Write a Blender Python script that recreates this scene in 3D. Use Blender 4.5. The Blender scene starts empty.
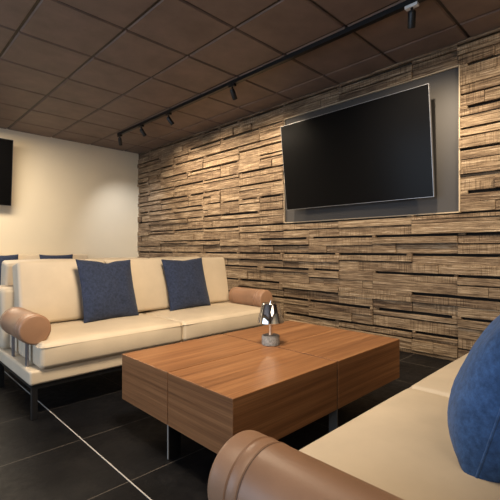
import bpy, bmesh, math, random
from mathutils import Vector, Matrix, noise

random.seed(7)
scene = bpy.context.scene
COL = scene.collection
PI = math.pi

# ------------------------------------------------------------------ camera, world, light, exposure
YAW = math.atan(385.0 / 392.0)              # the wood wall runs 44.5 degrees left of the view axis
cam_data = bpy.data.cameras.new('camera')
cam_data.sensor_fit = 'HORIZONTAL'
cam_data.sensor_width = 36.0
cam_data.lens = 36.0 * 392.0 / 500.0
cam_data.shift_y = -1.0 / 500.0
cam_data.clip_start = 0.02
cam = bpy.data.objects.new('camera', cam_data)
COL.objects.link(cam)
cam.location = (0.0, 0.0, 0.96)
cam.rotation_euler = (PI / 2, 0.0, -YAW)
scene.camera = cam

world = bpy.data.worlds.new('world')
scene.world = world
world.use_nodes = True
world.node_tree.nodes['Background'].inputs[0].default_value = (0.75, 0.87, 1.0, 1)
world.node_tree.nodes['Background'].inputs[1].default_value = 0.4

scene.view_settings.view_transform = 'Standard'
scene.view_settings.look = 'None'
scene.view_settings.gamma = 1.0
scene.view_settings.use_curve_mapping = False
scene.view_settings.exposure = 0.95


def area_light(name, loc, size, power, color, target):
    d = bpy.data.lights.new(name, 'AREA')
    d.shape = 'RECTANGLE'
    d.size, d.size_y = size
    d.energy = power
    d.color = color
    o = bpy.data.objects.new(name, d)
    COL.objects.link(o)
    o.location = loc
    v = Vector(target) - Vector(loc)
    o.rotation_euler = v.to_track_quat('-Z', 'Y').to_euler()
    return o


# daylight through the side window and unseen warm fill lights added under the ceiling
area_light('window_daylight', (-2.95, 2.2, 1.35), (4.6, 2.0), 50, (0.62, 0.78, 1.0), (0.5, 2.2, 1.1))
area_light('ceiling_fill_rear', (0.3, -1.2, 2.66), (1.6, 1.2), 17, (1.0, 0.82, 0.62), (0.3, -1.2, 0))
mid = area_light('ceiling_fill_middle', (1.0, 1.2, 2.54), (0.6, 0.6), 24, (1.0, 0.82, 0.60), (1.5, 2.4, 0))
mid.data.spread = math.radians(120)
area_light('ceiling_fill_far', (0.6, 5.45, 2.68), (1.8, 0.6), 52, (1.0, 0.82, 0.60), (0.6, 5.45, 0))

# ------------------------------------------------------------------ materials


def new_mat(name, color, rough=0.5, metal=0.0, spec=0.5):
    m = bpy.data.materials.new(name)
    m.use_nodes = True
    b = m.node_tree.nodes['Principled BSDF']
    b.inputs['Base Color'].default_value = (*color, 1)
    b.inputs['Roughness'].default_value = rough
    b.inputs['Metallic'].default_value = metal
    b.inputs['Specular IOR Level'].default_value = spec
    return m


class NT:
    def __init__(self, m):
        self.t = m.node_tree
        self.b = self.t.nodes['Principled BSDF']

    def n(self, kind, **kw):
        nd = self.t.nodes.new(kind)
        for k, v in kw.items():
            if k in nd.inputs:
                nd.inputs[k].default_value = v
            else:
                setattr(nd, k, v)
        return nd

    def l(self, a, b):
        self.t.links.new(a, b)

    def coords(self, scale=(1, 1, 1)):
        tc = self.n('ShaderNodeTexCoord')
        mp = self.n('ShaderNodeMapping')
        mp.inputs['Scale'].default_value = scale
        self.l(tc.outputs['Object'], mp.inputs['Vector'])
        return mp.outputs['Vector']

    def noise(self, vec, scale, detail=4.0, rough=0.55):
        nd = self.n('ShaderNodeTexNoise')
        nd.inputs['Scale'].default_value = scale
        nd.inputs['Detail'].default_value = detail
        nd.inputs['Roughness'].default_value = rough
        self.l(vec, nd.inputs['Vector'])
        return nd.outputs['Fac']

    def ramp(self, fac, stops):
        nd = self.n('ShaderNodeValToRGB')
        e = nd.color_ramp.elements
        while len(e) < len(stops):
            e.new(0.5)
        for i, (p, c) in enumerate(stops):
            e[i].position = p
            e[i].color = (*c, 1)
        self.l(fac, nd.inputs['Fac'])
        return nd.outputs['Color']

    def bump(self, h, strength, dist):
        nd = self.n('ShaderNodeBump')
        nd.inputs['Strength'].default_value = strength
        nd.inputs['Distance'].default_value = dist
        self.l(h, nd.inputs['Height'])
        self.l(nd.outputs['Normal'], self.b.inputs['Normal'])

    def math(self, op, a, b=None):
        nd = self.n('ShaderNodeMath', operation=op)
        for i, v in enumerate((a, b)):
            if v is None:
                continue
            if hasattr(v, 'is_linked'):
                self.l(v, nd.inputs[i])
            else:
                nd.inputs[i].default_value = v
        return nd.outputs[0]

    def mix(self, fac, a, b, blend='MIX'):
        nd = self.n('ShaderNodeMix', data_type='RGBA', blend_type=blend)
        for i, v in ((0, fac), (6, a), (7, b)):
            if hasattr(v, 'is_linked'):
                self.l(v, nd.inputs[i])
            elif i == 0:
                nd.inputs[0].default_value = v
            else:
                nd.inputs[i].default_value = (*v, 1)
        return nd.outputs[2]


def mottled(name, color, rough, var=0.15, scale=6.0, bump=0.0, bscale=120.0, spec=0.5, squeeze=(1, 1, 1)):
    m = new_mat(name, color, rough, spec=spec)
    t = NT(m)
    v = t.coords(squeeze)
    f = t.noise(v, scale)
    lo = tuple(c * (1 - var) for c in color)
    hi = tuple(min(1, c * (1 + var)) for c in color)
    t.l(t.ramp(f, [(0.3, lo), (0.7, hi)]), t.b.inputs['Base Color'])
    if bump:
        t.bump(t.noise(v, bscale, 3.0), bump, 0.002)
    return m


M = {}
M['cream_leather'] = mottled('cream_leather', (0.56, 0.465, 0.345), 0.50, 0.07, 5.0, 0.12, 160.0, 0.35)
M['tan_leather'] = mottled('tan_leather', (0.30, 0.168, 0.100), 0.42, 0.10, 7.0, 0.15, 170.0, 0.45)
M['stitch'] = new_mat('stitch_line', (0.13, 0.07, 0.04), 0.6)
M['black_metal'] = new_mat('black_metal', (0.006, 0.006, 0.007), 0.45, 0.0)
M['grey_metal'] = new_mat('grey_metal', (0.30, 0.29, 0.32), 0.35, 0.8)
M['steel'] = new_mat('brushed_steel', (0.10, 0.095, 0.09), 0.6, 0.5)
M['seam_dark'] = new_mat('dark_inlay', (0.05, 0.035, 0.025), 0.5)
M['steel_edge'] = new_mat('steel_edge', (0.5, 0.49, 0.47), 0.4, 0.6)
M['chrome'] = new_mat('chrome', (0.80, 0.78, 0.76), 0.06, 1.0)
M['copper'] = new_mat('copper_stem', (0.80, 0.55, 0.36), 0.30, 0.6)
M['concrete'] = mottled('grey_stone', (0.22, 0.21, 0.20), 0.75, 0.45, 90.0, 0.3, 200.0)
M['panel_grey'] = mottled('panel_grey', (0.043, 0.040, 0.039), 0.55, 0.06, 3.0)
M['panel_edge'] = new_mat('panel_edge_light_wood', (0.45, 0.36, 0.25), 0.6)
M['screen'] = new_mat('tv_screen', (0.0035, 0.0035, 0.0038), 0.22, 0.0, 0.08)
M['tv_black'] = new_mat('tv_plastic', (0.006, 0.006, 0.006), 0.45)
M['silver_edge'] = new_mat('silver_edge', (0.30, 0.30, 0.31), 0.35, 0.8)
M['white_label'] = new_mat('white_plastic', (0.75, 0.75, 0.76), 0.5)
M['paint'] = mottled('cream_wall_paint', (0.76, 0.675, 0.52), 0.85, 0.02, 2.0)
M['trim_strip'] = new_mat('pale_floor_strip', (0.42, 0.40, 0.37), 0.5)
M['lens'] = new_mat('lamp_lens', (1, 1, 1), 0.4)
M['lens'].node_tree.nodes['Principled BSDF'].inputs['Emission Color'].default_value = (1, 0.86, 0.66, 1)
M['lens'].node_tree.nodes['Principled BSDF'].inputs['Emission Strength'].default_value = 4.0


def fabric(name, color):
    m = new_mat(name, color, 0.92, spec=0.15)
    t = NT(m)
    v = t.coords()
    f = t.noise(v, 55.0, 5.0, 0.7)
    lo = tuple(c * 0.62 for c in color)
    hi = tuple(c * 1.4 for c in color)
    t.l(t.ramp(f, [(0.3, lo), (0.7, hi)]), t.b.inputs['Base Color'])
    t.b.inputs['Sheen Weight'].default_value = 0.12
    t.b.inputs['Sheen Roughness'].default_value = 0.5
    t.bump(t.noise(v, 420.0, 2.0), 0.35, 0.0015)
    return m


M['navy'] = fabric('navy_fabric', (0.027, 0.037, 0.072))
M['blue'] = fabric('navy_fabric_lit', (0.042, 0.098, 0.235))  # brighter blue stands for stronger light on the near pillow, put into the colour


def walnut(name, axis):
    """warm veneer with long straight grain along the given axis"""
    m = new_mat(name, (0.2, 0.1, 0.05), 0.40, spec=0.45)
    t = NT(m)
    tc = t.n('ShaderNodeTexCoord')
    se = t.n('ShaderNodeSeparateXYZ')
    t.l(tc.outputs['Object'], se.inputs[0])
    cb = t.n('ShaderNodeCombineXYZ')
    t.l(se.outputs[1], cb.inputs[0])
    t.l(se.outputs[0], cb.inputs[1])
    t.l(se.outputs[2], cb.inputs[2])
    nx = t.n('ShaderNodeSeparateXYZ')
    t.l(tc.outputs['Normal'], nx.inputs[0])
    side = t.math('GREATER_THAN', t.math('ABSOLUTE', nx.outputs[0]), 0.6)
    mv = t.n('ShaderNodeMix', data_type='VECTOR')
    t.l(side, mv.inputs[0])
    t.l(tc.outputs['Object'], mv.inputs[4])
    t.l(cb.outputs[0], mv.inputs[5])

    def scaled(sc):
        mp = t.n('ShaderNodeMapping')
        mp.inputs['Scale'].default_value = sc
        t.l(mv.outputs[1], mp.inputs['Vector'])
        return mp.outputs['Vector']
    sq = [26.0, 26.0, 60.0]
    sq[axis] = 0.9
    v = scaled(tuple(sq))
    f = t.noise(v, 1.0, 6.0, 0.62)
    sq2 = [150.0, 150.0, 240.0]
    sq2[axis] = 3.0
    f2 = t.noise(scaled(tuple(sq2)), 1.0, 3.0, 0.6)
    c = t.ramp(f, [(0.25, (0.150, 0.062, 0.024)), (0.5, (0.26, 0.115, 0.046)), (0.75, (0.38, 0.185, 0.078))])
    c2 = t.ramp(f2, [(0.3, (0.72, 0.70, 0.68)), (0.65, (1.0, 1.0, 1.0))])
    t.l(t.mix(1.0, c, c2, 'MULTIPLY'), t.b.inputs['Base Color'])
    t.bump(f2, 0.05, 0.001)
    return m


M['walnut'] = walnut('walnut_veneer', 0)


def make_board_mat():
    m = new_mat('weathered_boards', (0.3, 0.2, 0.12), 0.75, spec=0.25)
    t = NT(m)
    at = t.n('ShaderNodeAttribute', attribute_name='board')
    sep = t.n('ShaderNodeSeparateColor')
    t.l(at.outputs['Color'], sep.inputs['Color'])
    tc = t.n('ShaderNodeTexCoord')
    off = t.n('ShaderNodeVectorMath', operation='MULTIPLY_ADD')
    off.inputs[1].default_value = (9.0, 31.0, 17.0)
    t.l(at.outputs['Color'], off.inputs[0])
    t.l(tc.outputs['Object'], off.inputs[2])

    def mapped(s):
        mp = t.n('ShaderNodeMapping')
        mp.inputs['Scale'].default_value = s
        t.l(off.outputs[0], mp.inputs['Vector'])
        return mp.outputs['Vector']
    grain = t.noise(mapped((40, 3.5, 95)), 1.0, 7.0, 0.70)
    fine = t.noise(mapped((120, 12.0, 330)), 1.0, 3.0, 0.65)
    blot = t.noise(mapped((4, 3.5, 10)), 1.0, 4.0, 0.6)
    # vertical saw marks
    saw = t.noise(mapped((10, 130.0, 3.5)), 1.0, 2.0, 0.5)
    dark = t.ramp(grain, [(0.32, (0.020, 0.012, 0.008)), (0.46, (0.080, 0.050, 0.031)), (0.58, (0.19, 0.130, 0.083)), (0.74, (0.42, 0.335, 0.24))])
    pale = t.ramp(grain, [(0.32, (0.055, 0.034, 0.020)), (0.44, (0.20, 0.138, 0.085)), (0.58, (0.39, 0.295, 0.195)), (0.74, (0.66, 0.57, 0.45))])
    mixf = t.math('ADD', t.math('MULTIPLY', sep.outputs[0], 0.80), t.math('MULTIPLY', t.math('SUBTRACT', blot, 0.44), 1.5))
    mixf.node.use_clamp = True
    c = t.mix(mixf, dark, pale)
    sawc = t.ramp(saw, [(0.36, (0.50, 0.46, 0.42)), (0.50, (1, 1, 1)), (0.66, (1.25, 1.25, 1.25))])
    amt = t.math('MULTIPLY', sep.outputs[1], t.math('GREATER_THAN', blot, 0.47))
    c = t.mix(t.math('MULTIPLY', amt, 0.8), c, t.mix(1.0, c, sawc, 'MULTIPLY'))
    finec = t.ramp(fine, [(0.32, (0.30, 0.27, 0.25)), (0.50, (0.95, 0.95, 0.95)), (0.7, (1.2, 1.2, 1.2))])
    c = t.mix(0.8, c, t.mix(1.0, c, finec, 'MULTIPLY'))
    t.l(c, t.b.inputs['Base Color'])
    h = t.math('ADD', t.math('MULTIPLY', grain, 0.6), t.math('MULTIPLY', saw, 0.5))
    t.bump(h, 1.0, 0.006)
    return m


M['boards'] = make_board_mat()


def make_ceiling_mat():
    m = new_mat('brown_ceiling_tile', (0.07, 0.045, 0.036), 0.55, spec=0.3)
    t = NT(m)
    v = t.coords()
    f = t.noise(v, 3.5, 5.0, 0.6)
    t.l(t.ramp(f, [(0.3, (0.150, 0.113, 0.098)), (0.7, (0.215, 0.160, 0.137))]), t.b.inputs['Base Color'])
    t.bump(t.noise(v, 180.0, 3.0), 0.15, 0.002)
    return m


M['ceiling'] = make_ceiling_mat()
M['ceiling_grid'] = new_mat('dark_ceiling_grid', (0.030, 0.020, 0.016), 0.5)


def make_floor_mat():
    m = new_mat('black_slate_tile', (0.012, 0.012, 0.014), 0.42, spec=0.13)
    t = NT(m)
    tc = t.n('ShaderNodeTexCoord')
    sep = t.n('ShaderNodeSeparateXYZ')
    t.l(tc.outputs['Object'], sep.inputs[0])

    def line(co, off):
        a = t.math('ADD', co, 50.0 - off)
        a = t.math('FRACT', t.math('MULTIPLY', a, 2.0))
        a = t.math('ABSOLUTE', t.math('SUBTRACT', a, 0.5))
        return t.math('GREATER_THAN', a, 0.5 - 0.0055)
    g = t.math('MAXIMUM', line(sep.outputs[0], 0.28), line(sep.outputs[1], 0.005))
    v = tc.outputs['Object']
    f = t.noise(v, 4.0, 8.0, 0.65)
    f2 = t.noise(v, 22.0, 6.0, 0.7)
    slate = t.ramp(f, [(0.3, (0.003, 0.003, 0.0036)), (0.55, (0.006, 0.006, 0.007)), (0.75, (0.013, 0.012, 0.012))])
    c = t.mix(g, slate, (0.065, 0.056, 0.048))
    t.l(c, t.b.inputs['Base Color'])
    t.l(t.ramp(f2, [(0.3, (0.36, 0.36, 0.36)), (0.7, (0.55, 0.55, 0.55))]), t.b.inputs['Roughness'])
    t.bump(t.math('SUBTRACT', t.math('ADD', f2, f), g), 0.25, 0.004)
    return m


M['floor'] = make_floor_mat()

# ------------------------------------------------------------------ mesh helpers


def link_mesh(name, bm, mat, parent=None, smooth=True, kind=None, angle=40):
    me = bpy.data.meshes.new(name)
    bm.normal_update()
    if smooth:
        for f in bm.faces:
            f.smooth = True
        lim = math.radians(angle)
        for e in bm.edges:
            if len(e.link_faces) == 2 and e.calc_face_angle(0) > lim:
                e.smooth = False
    bm.to_mesh(me)
    bm.free()
    me.materials.append(mat)
    o = bpy.data.objects.new(name, me)
    COL.objects.link(o)
    if parent:
        o.parent = parent
    if kind:
        o['kind'] = kind
    return o


def thing(name, label, cat, loc=(0, 0, 0), rotz=0.0, group=None):
    o = bpy.data.objects.new(name, None)
    o.empty_display_size = 0.1
    COL.objects.link(o)
    o.location = loc
    o.rotation_euler = (0, 0, rotz)
    o['label'] = label
    o['category'] = cat
    if group:
        o['group'] = group
    return o


def copy_tree(o, parent=None):
    c = o.copy()
    COL.objects.link(c)
    if parent:
        c.parent = parent
    for ch in list(o.children):
        copy_tree(ch, c)
    return c


def add_box(bm, x0, x1, y0, y1, z0, z1, bevel=0.0, seg=2):
    vs = [bm.verts.new(p) for p in ((x0, y0, z0), (x1, y0, z0), (x1, y1, z0), (x0, y1, z0),
                                    (x0, y0, z1), (x1, y0, z1), (x1, y1, z1), (x0, y1, z1))]
    fs = [bm.faces.new([vs[i] for i in q]) for q in
          ((0, 3, 2, 1), (4, 5, 6, 7), (0, 1, 5, 4), (1, 2, 6, 5), (2, 3, 7, 6), (3, 0, 4, 7))]
    if bevel:
        es = list({e for f in fs for e in f.edges})
        r = bmesh.ops.bevel(bm, geom=es, offset=bevel, segments=seg, affect='EDGES', profile=0.5)
        return r['faces']
    return fs


def box_bm(*a, **k):
    bm = bmesh.new()
    add_box(bm, *a, **k)
    return bm


def lathe(bm, profile, n=40, axis='Z', origin=(0, 0, 0), close=False):
    """profile of (radius, height) revolved round an axis"""
    rings = []
    o = Vector(origin)
    for r, h in profile:
        ring = []
        if r < 1e-6:
            p = {'Z': Vector((0, 0, h)), 'Y': Vector((0, h, 0))}[axis]
            rings.append([bm.verts.new(o + p)])
            continue
        for i in range(n):
            a = 2 * PI * i / n
            if axis == 'Z':
                p = Vector((r * math.cos(a), r * math.sin(a), h))
            else:
                p = Vector((r * math.sin(a), h, r * math.cos(a)))
            ring.append(bm.verts.new(o + p))
        rings.append(ring)
    for a, b in zip(rings, rings[1:]):
        for i in range(n):
            j = (i + 1) % n
            if len(a) == 1 and len(b) == 1:
                continue
            if len(a) == 1:
                bm.faces.new((a[0], b[j], b[i]))
            elif len(b) == 1:
                bm.faces.new((a[i], a[j], b[0]))
            else:
                bm.faces.new((a[i], a[j], b[j], b[i]))
    bmesh.ops.recalc_face_normals(bm, faces=bm.faces[:])


def tube(bm, pts, r, n=8, closed=False):
    rings = []
    k = len(pts)
    pts = [Vector(p) for p in pts]
    for i, p in enumerate(pts):
        a = pts[(i - 1) % k] if (closed or i > 0) else p
        b = pts[(i + 1) % k] if (closed or i < k - 1) else p
        t = (b - a).normalized()
        ref = Vector((0, 0, 1)) if abs(t.z) < 0.9 else Vector((1, 0, 0))
        u = t.cross(ref).normalized()
        w = t.cross(u)
        rings.append([bm.verts.new(p + (u * math.cos(2 * PI * j / n) + w * math.sin(2 * PI * j / n)) * r) for j in range(n)])
    m = k if closed else k - 1
    for i in range(m):
        a, b = rings[i], rings[(i + 1) % k]
        for j in range(n):
            q = (j + 1) % n
            bm.faces.new((a[j], a[q], b[q], b[j]))
    if not closed:
        bm.faces.new(rings[0][::-1])
        bm.faces.new(rings[-1])
    bmesh.ops.recalc_face_normals(bm, faces=bm.faces[:])


def ticks(h, r, n_mid=10, n_cor=5):
    """coordinates along one half-extent h, dense in the rounded corners"""
    cor = [h - r + r * math.tan(PI / 4 * i / n_cor) for i in range(n_cor + 1)]
    mid = [-(h - r) + 2 * (h - r) * i / n_mid for i in range(1, n_mid)]
    return [-c for c in reversed(cor)] + mid + cor


def rounded_slab(hx, hy, hz, r, fn=None, n_mid=10):
    """box with rounded edges and finely divided faces; fn moves each point"""
    bm = bmesh.new()
    tx, ty, tz = ticks(hx, r, n_mid), ticks(hy, r, n_mid), ticks(hz, r, 4)

    def pt(x, y, z):
        q = Vector((max(-(hx - r), min(hx - r, x)), max(-(hy - r), min(hy - r, y)), max(-(hz - r), min(hz - r, z))))
        d = Vector((x, y, z)) - q
        if d.length > 1e-9:
            d = d.normalized() * r
        p = q + d
        return fn(p) if fn else p

    def grid(A, B, f):
        g = [[bm.verts.new(f(a, b)) for b in B] for a in A]
        for i in range(len(A) - 1):
            for j in range(len(B) - 1):
                bm.faces.new((g[i][j], g[i + 1][j], g[i + 1][j + 1], g[i][j + 1]))
    for s in (-1, 1):
        grid(tx, ty, lambda a, b: pt(a, b, s * hz))
        grid(tx, tz, lambda a, b: pt(a, s * hy, b))
        grid(ty, tz, lambda a, b: pt(s * hx, a, b))
    bmesh.ops.remove_doubles(bm, verts=bm.verts[:], dist=1e-5)
    bmesh.ops.recalc_face_normals(bm, faces=bm.faces[:])
    return bm


# ------------------------------------------------------------------ the setting
XW = 3.632          # backing plane of the wood wall
YW = 6.60          # pale end wall
XL, YB = -3.0, -2.6
HC = 2.72

bm = box_bm(XL, XW + 0.2, YB, YW + 0.2, -0.1, 0.0)
link_mesh('floor', bm, M['floor'], smooth=False, kind='structure')

bm = box_bm(0.7775, 0.7825, YB, YW, -0.002, 0.0015)
link_mesh('trim_1', bm, M['trim_strip'], smooth=False, kind='structure')

# suspended ceiling: grid plate with bevelled tiles set into it
PX, PY = 0.607, 0.630
bm = box_bm(XL, XW + 0.2, YB, YW + 0.2, HC + 0.006, HC + 0.12)
link_mesh('ceiling', bm, M['ceiling_grid'], smooth=False, kind='structure')
bm = bmesh.new()
x = 1.487 - PX * 8
while x < XW:
    y = 2.31 - PY * 8
    while y < YW:
        a, b = max(x + 0.010, XL), min(x + PX - 0.010, XW)
        c, d = max(y + 0.010, YB), min(y + PY - 0.010, YW)
        if b - a > 0.05 and d - c > 0.05:
            rim = 0.008
            z0 = HC - 0.006
            jig = random.uniform(-0.0015, 0.0015)
            top = [bm.verts.new(p) for p in ((a, c, HC + 0.0055), (b, c, HC + 0.0055), (b, d, HC + 0.0055), (a, d, HC + 0.0055))]
            low = [bm.verts.new(p) for p in ((a + rim, c + rim, z0 + jig), (b - rim, c + rim, z0 - jig), (b - rim, d - rim, z0 + jig), (a + rim, d - rim, z0 - jig))]
            bm.faces.new(low[::-1])
            for i in range(4):
                j = (i + 1) % 4
                bm.faces.new((top[i], low[i], low[j], top[j]))
        y += PY
    x += PX
bmesh.ops.recalc_face_normals(bm, faces=bm.faces[:])
for f in bm.faces:
    if f.normal.z > 0.5:
        f.normal_flip()
link_mesh('ceiling_tiles', bm, M['ceiling'], smooth=False, kind='structure')

link_mesh('wall_far', box_bm(XL, XW + 0.2, YW, YW + 0.12, 0, HC + 0.1), M['paint'], smooth=False, kind='structure')
link_mesh('wall_back', box_bm(XL, XW + 0.2, YB - 0.12, YB, 0, HC + 0.1), M['paint'], smooth=False, kind='structure')
bm = bmesh.new()
add_box(bm, XL - 0.12, XL, YB, YW, 0, 0.3)
add_box(bm, XL - 0.12, XL, YB, YW, 2.4, HC + 0.1)
add_box(bm, XL - 0.12, XL, YB, -0.15, 0.3, 2.4)
add_box(bm, XL - 0.12, XL, 4.55, YW, 0.3, 2.4)
link_mesh('wall_left', bm, M['paint'], smooth=False, kind='structure')
bm = bmesh.new()
for yy in (-0.15, 1.4, 2.95, 4.5):
    add_box(bm, XL - 0.1, XL - 0.05, yy, yy + 0.05, 0.3, 2.4)
for zz in (0.3, 2.35):
    add_box(bm, XL - 0.1, XL - 0.05, -0.15, 4.55, zz, zz + 0.05)
link_mesh('window_1', bm, M['black_metal'], smooth=False, kind='structure')

# wood wall: staggered rough boards of different thickness on a backing
CP, ROW = 0.39, 0.17743
PY0, PY1, PZ0, PZ1 = 1.125, 3.07, 1.273, 2.515       # the flat panel behind the television


def wood_wall():
    bm = bmesh.new()
    lay = bm.loops.layers.float_color.new('board')
    rnd = random.Random(21)

    def board(y0, y1, z0, z1, t):
        if y1 - y0 < 0.015 or z1 - z0 < 0.008:
            return
        g = 0.0012
        tw = rnd.uniform(-0.003, 0.003)
        n_before = len(bm.faces)
        add_box(bm, XW - 0.018 - t, XW - 0.001, y0 + g, y1 - g, z0 + g, z1 - g, bevel=0.0022 if t > 0 else 0, seg=1)
        bm.faces.ensure_lookup_table()
        fs = [bm.faces[q] for q in range(n_before, len(bm.faces))]
        for v in {v for f in fs for v in f.verts}:
            if v.co.x < XW - 0.01:
                v.co.x += tw * (1 if v.co.y > (y0 + y1) / 2 else -1) + rnd.uniform(-0.0015, 0.0015)
                v.co.z += rnd.uniform(-0.0012, 0.0012)
        c = (rnd.betavariate(1.3, 1.3), 1.0 if rnd.random() < 0.55 else 0.25 * rnd.random(), rnd.random(), 1)
        for f in fs:
            for lp in f.loops:
                lp[lay] = c

    def cell(y0, y1, z0, z1):
        """one rough piece: a lower and an upper board, with a deep slot along the top"""
        H = z1 - z0
        if H < 0.07:
            board(y0, y1, z0, z1, rnd.uniform(0.012, 0.03))
            return
        s = rnd.uniform(0.016, 0.028) if rnd.random() < 0.85 else 0.0
        t2 = rnd.choice((0.016, 0.022, 0.030, 0.040))
        t1 = rnd.choice((0.010, 0.018, 0.026, 0.036))
        h = rnd.uniform(0.40, 0.58) * H
        if rnd.random() < 0.5:
            m = y0 + (y1 - y0) * rnd.choice((0.5, 0.5, 0.3, 0.7))
            board(y0, m, z0, z0 + h, t1)
            board(m, y1, z0, z0 + h, rnd.choice((0.010, 0.018, 0.026, 0.036)))
        else:
            board(y0, y1, z0, z0 + h, t1)
        top = z1 - s
        thin = rnd.random()
        lo = z0 + h
        if thin < 0.45:                     # a second, thinner slot between the two boards
            g = rnd.uniform(0.007, 0.014)
            lo += g
        if thin > 0.75:
            q = lo + (top - lo) * rnd.uniform(0.35, 0.6)
            board(y0, y1, lo, q, rnd.choice((0.008, 0.016, 0.034)))
            lo = q
        board(y0, y1, lo, top, t2)
        if s:
            n0, n1 = rnd.choice((0.0, 0.03, 0.05)), rnd.choice((0.0, 0.03, 0.06))
            board(y0, y0 + n0, top, z1, t2 - 0.004)
            board(y1 - n1, y1, top, z1, t2 - 0.002)

    def clipped(y0, y1, z0, z1):
        """leave the flat panel free: cut a piece at the panel's edges"""
        for a, b in ((z0, min(z1, PZ0)), (max(z0, PZ0), min(z1, PZ1)), (max(z0, PZ1), z1)):
            if b - a < 0.02:
                continue
            if a >= PZ0 - 0.005 and b <= PZ1 + 0.005:
                for c, d in ((y0, min(y1, PY0)), (max(y0, PY1), y1)):
                    if d - c > 0.02:
                        cell(c, d, a, b)
            else:
                cell(y0, y1, a, b)

    r = -8
    while True:
        z0 = PZ0 + r * ROW
        z1 = min(z0 + ROW, HC)
        z0 = max(z0, 0.0)
        if z0 > HC - 0.02:
            break
        if z1 > 0.02:
            k = -10 + (r % 2)
            while 1.14 + CP * k < YW:
                span = 2
                parts = [(k, k + 2)] if rnd.random() < 0.8 else [(k, k + 1), (k + 1, k + 2)]
                for a, b in parts:
                    y0, y1 = max(1.14 + CP * a, YB), min(1.14 + CP * b, YW)
                    if y1 - y0 > 0.02:
                        clipped(y0, y1, z0, z1)
                k += 2
        r += 1
    return bm


wr = box_bm(XW, XW + 0.2, YB, YW, 0, HC + 0.1)
link_mesh('wall_right', wr, new_mat('dark_backing', (0.010, 0.008, 0.006), 0.9), smooth=False, kind='structure')
link_mesh('wall_right_boards', wood_wall(), M['boards'], smooth=False, kind='structure')

# flat grey panel framed into the boards
bm = box_bm(XW - 0.022, XW - 0.0005, PY0 + 0.004, PY1 - 0.004, PZ0 + 0.004, PZ1 - 0.004)
link_mesh('wall_right_panel', bm, M['panel_grey'], smooth=False, kind='structure')
bm = bmesh.new()
for a in ((PY0 - 0.004, PY0 + 0.005, PZ0 - 0.004, PZ1 + 0.004), (PY1 - 0.005, PY1 + 0.004, PZ0 - 0.004, PZ1 + 0.004),
          (PY0, PY1, PZ0 - 0.004, PZ0 + 0.005), (PY0, PY1, PZ1 - 0.005, PZ1 + 0.004)):
    add_box(bm, XW - 0.045, XW - 0.001, *a)
link_mesh('trim_2', bm, M['panel_edge'], smooth=False, kind='structure')

# ------------------------------------------------------------------ televisions


def television(label, w, h, loc, rotz, tilt, group=None):
    """local: screen faces -Y, bottom edge of the set at z = 0, hinged at the bottom"""
    t = thing('television', label, 'television', loc, rotz, group)
    R = Matrix.Rotation(tilt, 4, 'X')

    def part(name, bm, mat, parent=t, smooth=False):
        bm.transform(R)
        return link_mesh(name, bm, mat, parent, smooth)
    part('housing', box_bm(-w / 2 + 0.004, w / 2 - 0.004, 0.003, 0.030, 0.004, h - 0.004, bevel=0.003), M['tv_black'])
    bm = bmesh.new()
    e = 0.004
    add_box(bm, -w / 2, -w / 2 + e, -0.006, 0.022, 0, h)
    add_box(bm, w / 2 - e, w / 2, -0.006, 0.022, 0, h)
    add_box(bm, -w / 2 + e, w / 2 - e, -0.006, 0.022, h - e, h)
    add_box(bm, -w / 2 + e, w / 2 - e, -0.006, 0.022, 0, e)
    part('bezel', bm, M['silver_edge'])
    part('screen', box_bm(-w / 2 + e, w / 2 - e, -0.003, 0.003, e, h - e), M['screen'])
    bm = box_bm(-0.35, 0.35, 0.030, 0.055, h * 0.25, h * 0.75, bevel=0.01)
    part('rear_cover', bm, M['tv_black'])
    return t


tv = television('large wall television with black screen on the grey panel of the wood wall',
                1.65, 0.95, (3.495, 2.122, 1.41), -PI / 2, math.radians(6.7))
bm = bmesh.new()
add_box(bm, -0.3, 0.3, 0.108, 0.112, 0.32, 0.66)
for sx in (-0.2, 0.2):
    add_box(bm, sx - 0.015, sx + 0.015, -0.02, 0.110, 0.34, 0.37)
    add_box(bm, sx - 0.015, sx + 0.015, -0.04, 0.110, 0.60, 0.63)
link_mesh('wall_bracket', bm, M['black_metal'], tv, False)

tv2 = television('black television cut by the left edge, on the pale end wall',
                 1.45, 0.94, (0.79, 6.49, 1.585), 0, math.radians(7))
bm = bmesh.new()
add_box(bm, -0.3, 0.3, 0.100, 0.109, 0.32, 0.66)
for sx in (-0.2, 0.2):
    add_box(bm, sx - 0.015, sx + 0.015, -0.02, 0.108, 0.34, 0.37)
    add_box(bm, sx - 0.015, sx + 0.015, -0.04, 0.108, 0.60, 0.63)
link_mesh('wall_bracket', bm, M['black_metal'], tv2, False)

# ------------------------------------------------------------------ sofas
AX, AR, AZ = 0.962, 0.086, 0.499      # armrest roll: offset, radius, height


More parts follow.
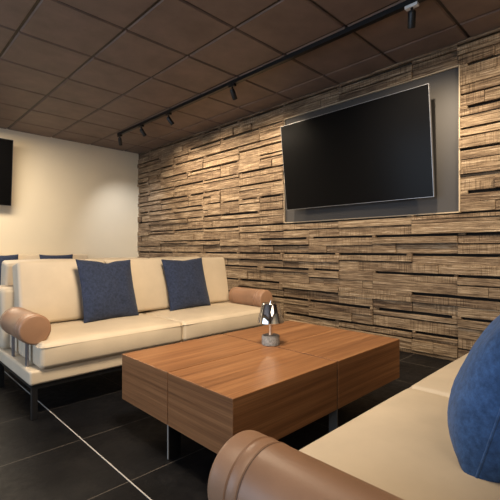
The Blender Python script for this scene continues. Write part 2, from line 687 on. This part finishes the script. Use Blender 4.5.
def make_sofa(label):
    """local: faces -Y, origin on the floor at the middle"""
    t = thing('sofa', label, 'sofa')
    # upholstered base
    bm = rounded_slab(1.005, 0.40, 0.041, 0.016)
    bm.transform(Matrix.Translation((0, 0, 0.238)))
    link_mesh('base', bm, M['cream_leather'], t)
    # black steel under-frame
    bm = bmesh.new()
    for y in (-0.385, 0.355):
        add_box(bm, -0.99, 0.99, y, y + 0.03, 0.172, 0.198)
    for x in (-0.99, 0.96):
        add_box(bm, x, x + 0.03, -0.36, 0.36, 0.172, 0.198)
    link_mesh('under_frame', bm, M['black_metal'], t, False)
    for sx in (-1, 1):
        for sy in (-1, 1):
            bm = box_bm(sx * 0.975 - 0.015, sx * 0.975 + 0.015, sy * 0.37 - 0.015, sy * 0.37 + 0.015, 0.0, 0.176, bevel=0.002)
            link_mesh('leg', bm, M['black_metal'], t, False)
    # low padded back
    bm = rounded_slab(1.0, 0.070, 0.21, 0.035)
    bm.transform(Matrix.Translation((0, 0.325, 0.485)))
    link_mesh('back_panel', bm, M['cream_leather'], t)
    # two seat cushions
    for s in (-1, 1):
        hx, hy, hz = 0.478, 0.335, 0.075

        def puff(p, s=s):
            u, v = p.x / hx, p.y / hy
            k = (1 - min(1, abs(u)) ** 3.0) * (1 - min(1, abs(v)) ** 3.0)
            w = p.z / hz
            q = p.copy()
            q.z += 0.016 * k * max(0, w)
            bul = 0.010 * (1 - w * w) * (1 - min(1, abs(u)) ** 4)
            if v < 0:
                q.y -= bul * min(1, -v) ** 4
            nz = noise.noise(Vector((p.x * 5 + s * 7, p.y * 5, 0.3)))
            q.z += 0.004 * nz * k * max(0, w)
            return q
        bm = rounded_slab(hx, hy, hz, 0.030, puff, 14)
        bm.transform(Matrix.Translation((s * 0.479, -0.088, 0.353)))
        c = link_mesh('seat_cushion', bm, M['cream_leather'], t)
        bm = bmesh.new()
        x0, x1 = s * 0.479 - hx - 0.001, s * 0.479 + hx + 0.001
        yf, yr = -0.088 - hy - 0.003, -0.088 + hy
        pts = [(x0, yr, 0.404), (x0, yf + 0.03, 0.404), (x0 + 0.006, yf + 0.010, 0.404), (x0 + 0.03, yf, 0.404)]
        pts += [(x1 - 0.03, yf, 0.404), (x1 - 0.006, yf + 0.010, 0.404), (x1, yf + 0.03, 0.404), (x1, yr, 0.404)]
        tube(bm, pts, 0.0035, 6)
        link_mesh('piping', bm, M['cream_leather'], c)
    # three loose back cushions, leaning back
    for i in (-1, 0, 1):
        hx, hy, hz = 0.3075, 0.075, 0.218

        def puff2(p):
            u, w = p.x / hx, p.z / hz
            k = (1 - min(1, abs(u)) ** 2.6) * (1 - min(1, abs(w)) ** 2.6)
            q = p.copy()
            if p.y < 0:
                q.y -= 0.022 * k * min(1, -p.y / hy)
            q.z += 0.006 * (1 - u * u) * max(0, w) ** 3
            return q
        bm = rounded_slab(hx, hy, hz, 0.024, puff2, 12)
        bm.transform(Matrix.Translation((i * 0.6165, 0.215, 0.650)) @ Matrix.Rotation(math.radians(-11), 4, 'X'))
        link_mesh('back_cushion', bm, M['cream_leather'], t)
    # leather roll armrests on two flat posts
    for s in (-1, 1):
        y0, y1 = -0.355, 0.085
        prof = [(0.0, y0 - 0.003), (AR * 0.5, y0 - 0.0025), (AR - 0.014, y0)]
        for k in range(1, 7):
            a = PI / 2 * k / 6
            prof.append((AR - 0.014 + 0.014 * math.sin(a), y0 + 0.014 * (1 - math.cos(a))))
        for g in (y0 + 0.058, y0 + 0.088, y1 - 0.060):
            prof += [(AR, g - 0.006), (AR + 0.0015, g - 0.003), (AR - 0.0015, g), (AR + 0.0010, g + 0.003), (AR, g + 0.006)]
        for k in range(0, 7):
            a = PI / 2 * k / 6
            prof.append((AR - 0.014 + 0.014 * math.cos(a), y1 - 0.014 + 0.014 * math.sin(a)))
        prof += [(AR * 0.5, y1 + 0.002), (0.0, y1 + 0.003)]
        bm = bmesh.new()
        lathe(bm, prof, 56, 'Y', (s * AX, 0, AZ))
        a = link_mesh('armrest', bm, M['tan_leather'], t)
        bm = bmesh.new()
        for g in (y0 + 0.088, y1 - 0.060):
            bm = bmesh.new()
            tube(bm, [(s * AX + (AR - 0.0005) * math.sin(2 * PI * k / 48), g, AZ + (AR - 0.0005) * math.cos(2 * PI * k / 48)) for k in range(48)], 0.0012, 5, True)
            link_mesh('seam', bm, M['stitch'], a)
        for y in (-0.262, 0.035):
            bm = box_bm(s * 0.982 - 0.006, s * 0.982 + 0.006, y - 0.018, y + 0.018, 0.272, 0.445, bevel=0.002)
            link_mesh('post', bm, M['grey_metal'], a, False)
    return t


SX = 1.655
far_sofa = make_sofa('cream leather sofa behind the coffee table, carrying two navy pillows in full view')
GS = 'cream leather sofas with tan roll arms'
far_sofa['group'] = GS
far_sofa.location = (SX, 2.80, 0)
s = copy_tree(far_sofa)
s.location = (SX, 3.602, 0)
s.rotation_euler = (0, 0, PI)
s['label'] = 'cream sofa turned away, standing back to back behind the sofa with two navy pillows'
s = copy_tree(far_sofa)
s.location = (SX - 0.01, 6.17, 0)
s['label'] = 'distant cream sofa whose cushion tops show against the pale end wall'
s = copy_tree(far_sofa)
s.location = (1.512, 0.242, 0)
s.rotation_euler = (0, 0, PI)
s['label'] = 'nearest cream sofa at bottom right, with a brightly lit blue pillow and big tan roll arm'

# ------------------------------------------------------------------ pillows


def pillow_bm(h, T, seed, fold=0.0, sag=0.18, full=0.42):
    bm = bmesh.new()
    n = 26
    P = {}

    def xy(u, v):
        x = u * h * (1 - 0.07 * (1 - v * v))
        z = v * h * (1 - 0.07 * (1 - u * u))
        return x, z
    for side in (-1, 1):
        for i in range(n + 1):
            for j in range(n + 1):
                u, v = -math.cos(PI * i / n), -math.cos(PI * j / n)
                edge = i in (0, n) or j in (0, n)
                x, z = xy(u, v)
                t = T * (max(0.0, (1 - u * u) * (1 - v * v))) ** full
                t *= 1 - sag * v                      # filling settles towards the bottom
                w = noise.noise(Vector((u * 2.2 + seed, v * 2.2, side * 1.7))) * 0.010
                w += 0.006 * math.sin(9 * (abs(u) - abs(v)) + seed) * (abs(u * v)) ** 1.5
                y = 0 if edge else side * (t + w * (1 - max(abs(u), abs(v)) ** 6))
                # sagging crease in the middle of the top edge
                if fold:
                    z -= fold * math.exp(-((u - 0.05) / 0.22) ** 2) * max(0, v) ** 3
                key = (i, j) if edge else (i, j, side)
                if key not in P:
                    P[key] = bm.verts.new((x, y, z))

    def g(i, j, s):
        return P.get((i, j)) if (i, j) in P else P[(i, j, s)]
    for s in (-1, 1):
        for i in range(n):
            for j in range(n):
                q = (g(i, j, s), g(i + 1, j, s), g(i + 1, j + 1, s), g(i, j + 1, s))
                bm.faces.new(q if s < 0 else q[::-1])
    rim = [P[(i, 0)].co.copy() for i in range(n)] + [P[(n, j)].co.copy() for j in range(n)]
    rim += [P[(i, n)].co.copy() for i in range(n, 0, -1)] + [P[(0, j)].co.copy() for j in range(n, 0, -1)]
    return bm, rim


def pillow(label, loc, rot, h, T, mat, seed, fold=0.0, group='scatter pillows', sag=0.18, full=0.42):
    t = thing('pillow', label, 'pillow', loc, 0, group)
    t.rotation_euler = rot
    bm, rim = pillow_bm(h, T, seed, fold, sag, full)
    link_mesh('cover', bm, mat, t, angle=80)
    bm = bmesh.new()
    tube(bm, rim, 0.003, 6, True)
    link_mesh('piping', bm, mat, t)
    return t


L = math.radians
pillow('navy pillow leaning on the left end of the sofa behind the coffee table', (1.315, 2.86, 0.655), (L(-16), L(1.5), L(9)), 0.232, 0.068, M['navy'], 1.3, 0.016)
pillow('navy pillow leaning on the sofa behind the coffee table, right one nearer the wood wall', (2.04, 2.875, 0.655), (L(-15), L(-1), L(4)), 0.226, 0.066, M['navy'], 4.1, 0.006)
pillow('navy pillow at the left edge, on the distant sofa along the pale end wall', (1.32, 6.21, 0.655), (L(-15), 0, L(2)), 0.235, 0.066, M['navy'], 7.7)
pillow('dark pillow showing only its top edge, on the distant sofa by the end wall', (2.06, 6.21, 0.65), (L(-15), 0, L(-2)), 0.235, 0.066, M['navy'], 9.2)
pillow('brightly lit blue pillow on the nearest sofa, cut by the right edge', (1.212, 0.226, 0.642), (L(15.5), 0, L(2)), 0.228, 0.125, M['blue'], 3.4, sag=0.34, full=0.36)

# ------------------------------------------------------------------ coffee table
TX0, TX1, TY0, TY1, TZ0, TZ1 = 0.985, 2.390, 1.095, 1.985, 0.155, 0.397
XM, YM = 1.692, 1.540
cx, cy = (TX0 + TX1) / 2, (TY0 + TY1) / 2
table = thing('coffee_table', 'low walnut block coffee table between the two facing cream sofas', 'table', (cx, cy, 0))
for x0, x1 in ((TX0, XM - 0.005), (XM + 0.005, TX1)):
    for y0, y1 in ((TY0, YM - 0.0025), (YM + 0.0025, TY1)):
        bm = box_bm(x0 - cx, x1 - cx, y0 - cy, y1 - cy, TZ0, TZ1, bevel=0.0025)
        link_mesh('wood_block', bm, M['walnut'], table, False)
a, b = XM - cx, YM - cy
bm = box_bm(TX0 - cx + 0.004, TX1 - cx - 0.004, b - 0.0022, b + 0.0022, TZ0 + 0.003, TZ1 - 0.003)
add_box(bm, a - 0.0048, a + 0.0048, TY0 - cy + 0.004, TY1 - cy - 0.004, TZ0 + 0.003, TZ1 - 0.003)
link_mesh('inlay_cross', bm, M['seam_dark'], table, False)
for sx, xo in ((1, TX0 - cx), (-1, TX1 - cx)):
    x0, x1 = sorted((xo + sx * 0.004, xo + sx * 0.07))
    lg = link_mesh('leg', box_bm(x0, x1, b - 0.004, b + 0.004, 0, TZ0 + 0.002), M['black_metal'], table, False)
    x0, x1 = sorted((xo + sx * 0.001, xo + sx * 0.004))
    e = link_mesh('edge_strip', box_bm(x0, x1, b - 0.004, b + 0.004, 0, TZ0 + 0.002), M['steel_edge'], lg, False)
    e['label'] = 'bright steel edge'
for sy, yo in ((1, TY0 - cy), (-1, TY1 - cy)):
    y0, y1 = sorted((yo + sy * 0.001, yo + sy * 0.05))
    link_mesh('leg', box_bm(a - 0.004, a + 0.004, y0, y1, 0, TZ0 + 0.002), M['steel'], table, False)

# ------------------------------------------------------------------ table lamp
lamp = thing('table_lamp', 'small chrome shaded lamp on a stone base, standing on the coffee table', 'lamp', (1.708, 1.565, TZ1))
bm = bmesh.new()
lathe(bm, [(0, 0), (0.050, 0), (0.053, 0.003), (0.053, 0.052), (0.050, 0.056), (0, 0.056)], 40)
link_mesh('base', bm, M['concrete'], lamp)
bm = bmesh.new()
lathe(bm, [(0, 0.056), (0.012, 0.057), (0.009, 0.075), (0.011, 0.12), (0.009, 0.16), (0.006, 0.242), (0, 0.242)], 24)
link_mesh('stem', bm, M['copper'], lamp)
bm = bmesh.new()
lathe(bm, [(0.078, 0.132), (0.079, 0.134), (0.051, 0.242), (0.049, 0.2445), (0.0, 0.2450)], 48)
bmesh.ops.solidify(bm, geom=bm.faces[:], thickness=0.0015)
sh = link_mesh('shade', bm, M['chrome'], lamp)
bm = bmesh.new()
lathe(bm, [(0, 0.244), (0.006, 0.245), (0.004, 0.252), (0.0045, 0.264), (0, 0.266)], 20)
link_mesh('finial', bm, M['chrome'], sh)

# ------------------------------------------------------------------ track and spot heads
TXX = 2.745
track = thing('lighting_track', 'long black lighting track running under the ceiling beside the wood wall', 'track', (TXX, 2.4, HC))
bm = bmesh.new()
add_box(bm, -0.021, 0.021, -3.4, 3.22, -0.042, -0.004)
link_mesh('rail', bm, M['black_metal'], track, False)
bm = bmesh.new()
add_box(bm, -0.024, 0.024, 3.20, 3.235, -0.045, -0.002)
link_mesh('end_cap', bm, M['black_metal'], track, False)


def spot_head(label, y, target, power, color, white=False, size=62):
    t = thing('track_spotlight', label, 'spotlight', (TXX, y, HC - 0.042), 0, 'spotlights on the black track')
    link_mesh('adapter', box_bm(-0.019, 0.019, -0.045, 0.045, -0.022, 0.0, bevel=0.003), M['white_label' if white else 'black_metal'], t, False)
    bm = bmesh.new()
    lathe(bm, [(0, -0.022), (0.010, -0.022), (0.010, -0.060), (0, -0.060)], 16)
    link_mesh('stem', bm, M['black_metal'], t)
    piv = Vector((0, 0, -0.062))
    d = (Vector(target) - (Vector((TXX, y, HC - 0.042)) + piv)).normalized()
    q = d.to_track_quat('-Z', 'Y').to_matrix().to_4x4()
    bm = bmesh.new()
    lathe(bm, [(0, 0.022), (0.020, 0.020), (0.026, 0.010), (0.027, -0.088), (0.024, -0.090), (0.023, -0.078), (0.0, -0.078)], 28)
    bm.transform(Matrix.Translation(piv) @ q)
    h = link_mesh('head', bm, M['black_metal'], t)
    bm = bmesh.new()
    lathe(bm, [(0, -0.080), (0.021, -0.080)], 24)
    bm.transform(Matrix.Translation(piv) @ q)
    link_mesh('lens', bm, M['lens'], h)
    ld = bpy.data.lights.new('spot_light', 'SPOT')
    ld.energy = power
    ld.color = color
    ld.spot_size = L(size)
    ld.spot_blend = 1.0
    ld.shadow_soft_size = 0.022
    lo = bpy.data.objects.new('spot_light', ld)
    COL.objects.link(lo)
    lo.parent = t
    lo.matrix_local = Matrix.Translation(piv + d * 0.095) @ q
    return t


WARM = (1.0, 0.80, 0.56)
spot_head('track spotlight at the far end of the track, nearest the pale end wall', 5.60, (3.5, 6.5, 0.95), 34, (0.93, 0.95, 1.0), size=80)
spot_head('second track spotlight from the far end of the track, its lens glinting', 4.95, (3.6, 5.0, 1.6), 62, WARM, size=120)
spot_head('middle track spotlight of the five, left of the television', 4.27, (3.6, 4.1, 1.6), 66, WARM, size=120)
spot_head('track spotlight just left of the television, second nearest on the track', 3.06, (3.6, 3.3, 1.5), 78, WARM, size=120)
spot_head('track spotlight above the television with a white adapter, nearest on the track', 1.17, (3.6, 1.6, 1.2), 70, WARM, True, size=120)
spot_head('track spotlight beyond the right edge of the picture', -0.1, (3.6, 0.55, 1.5), 95, WARM, size=120)
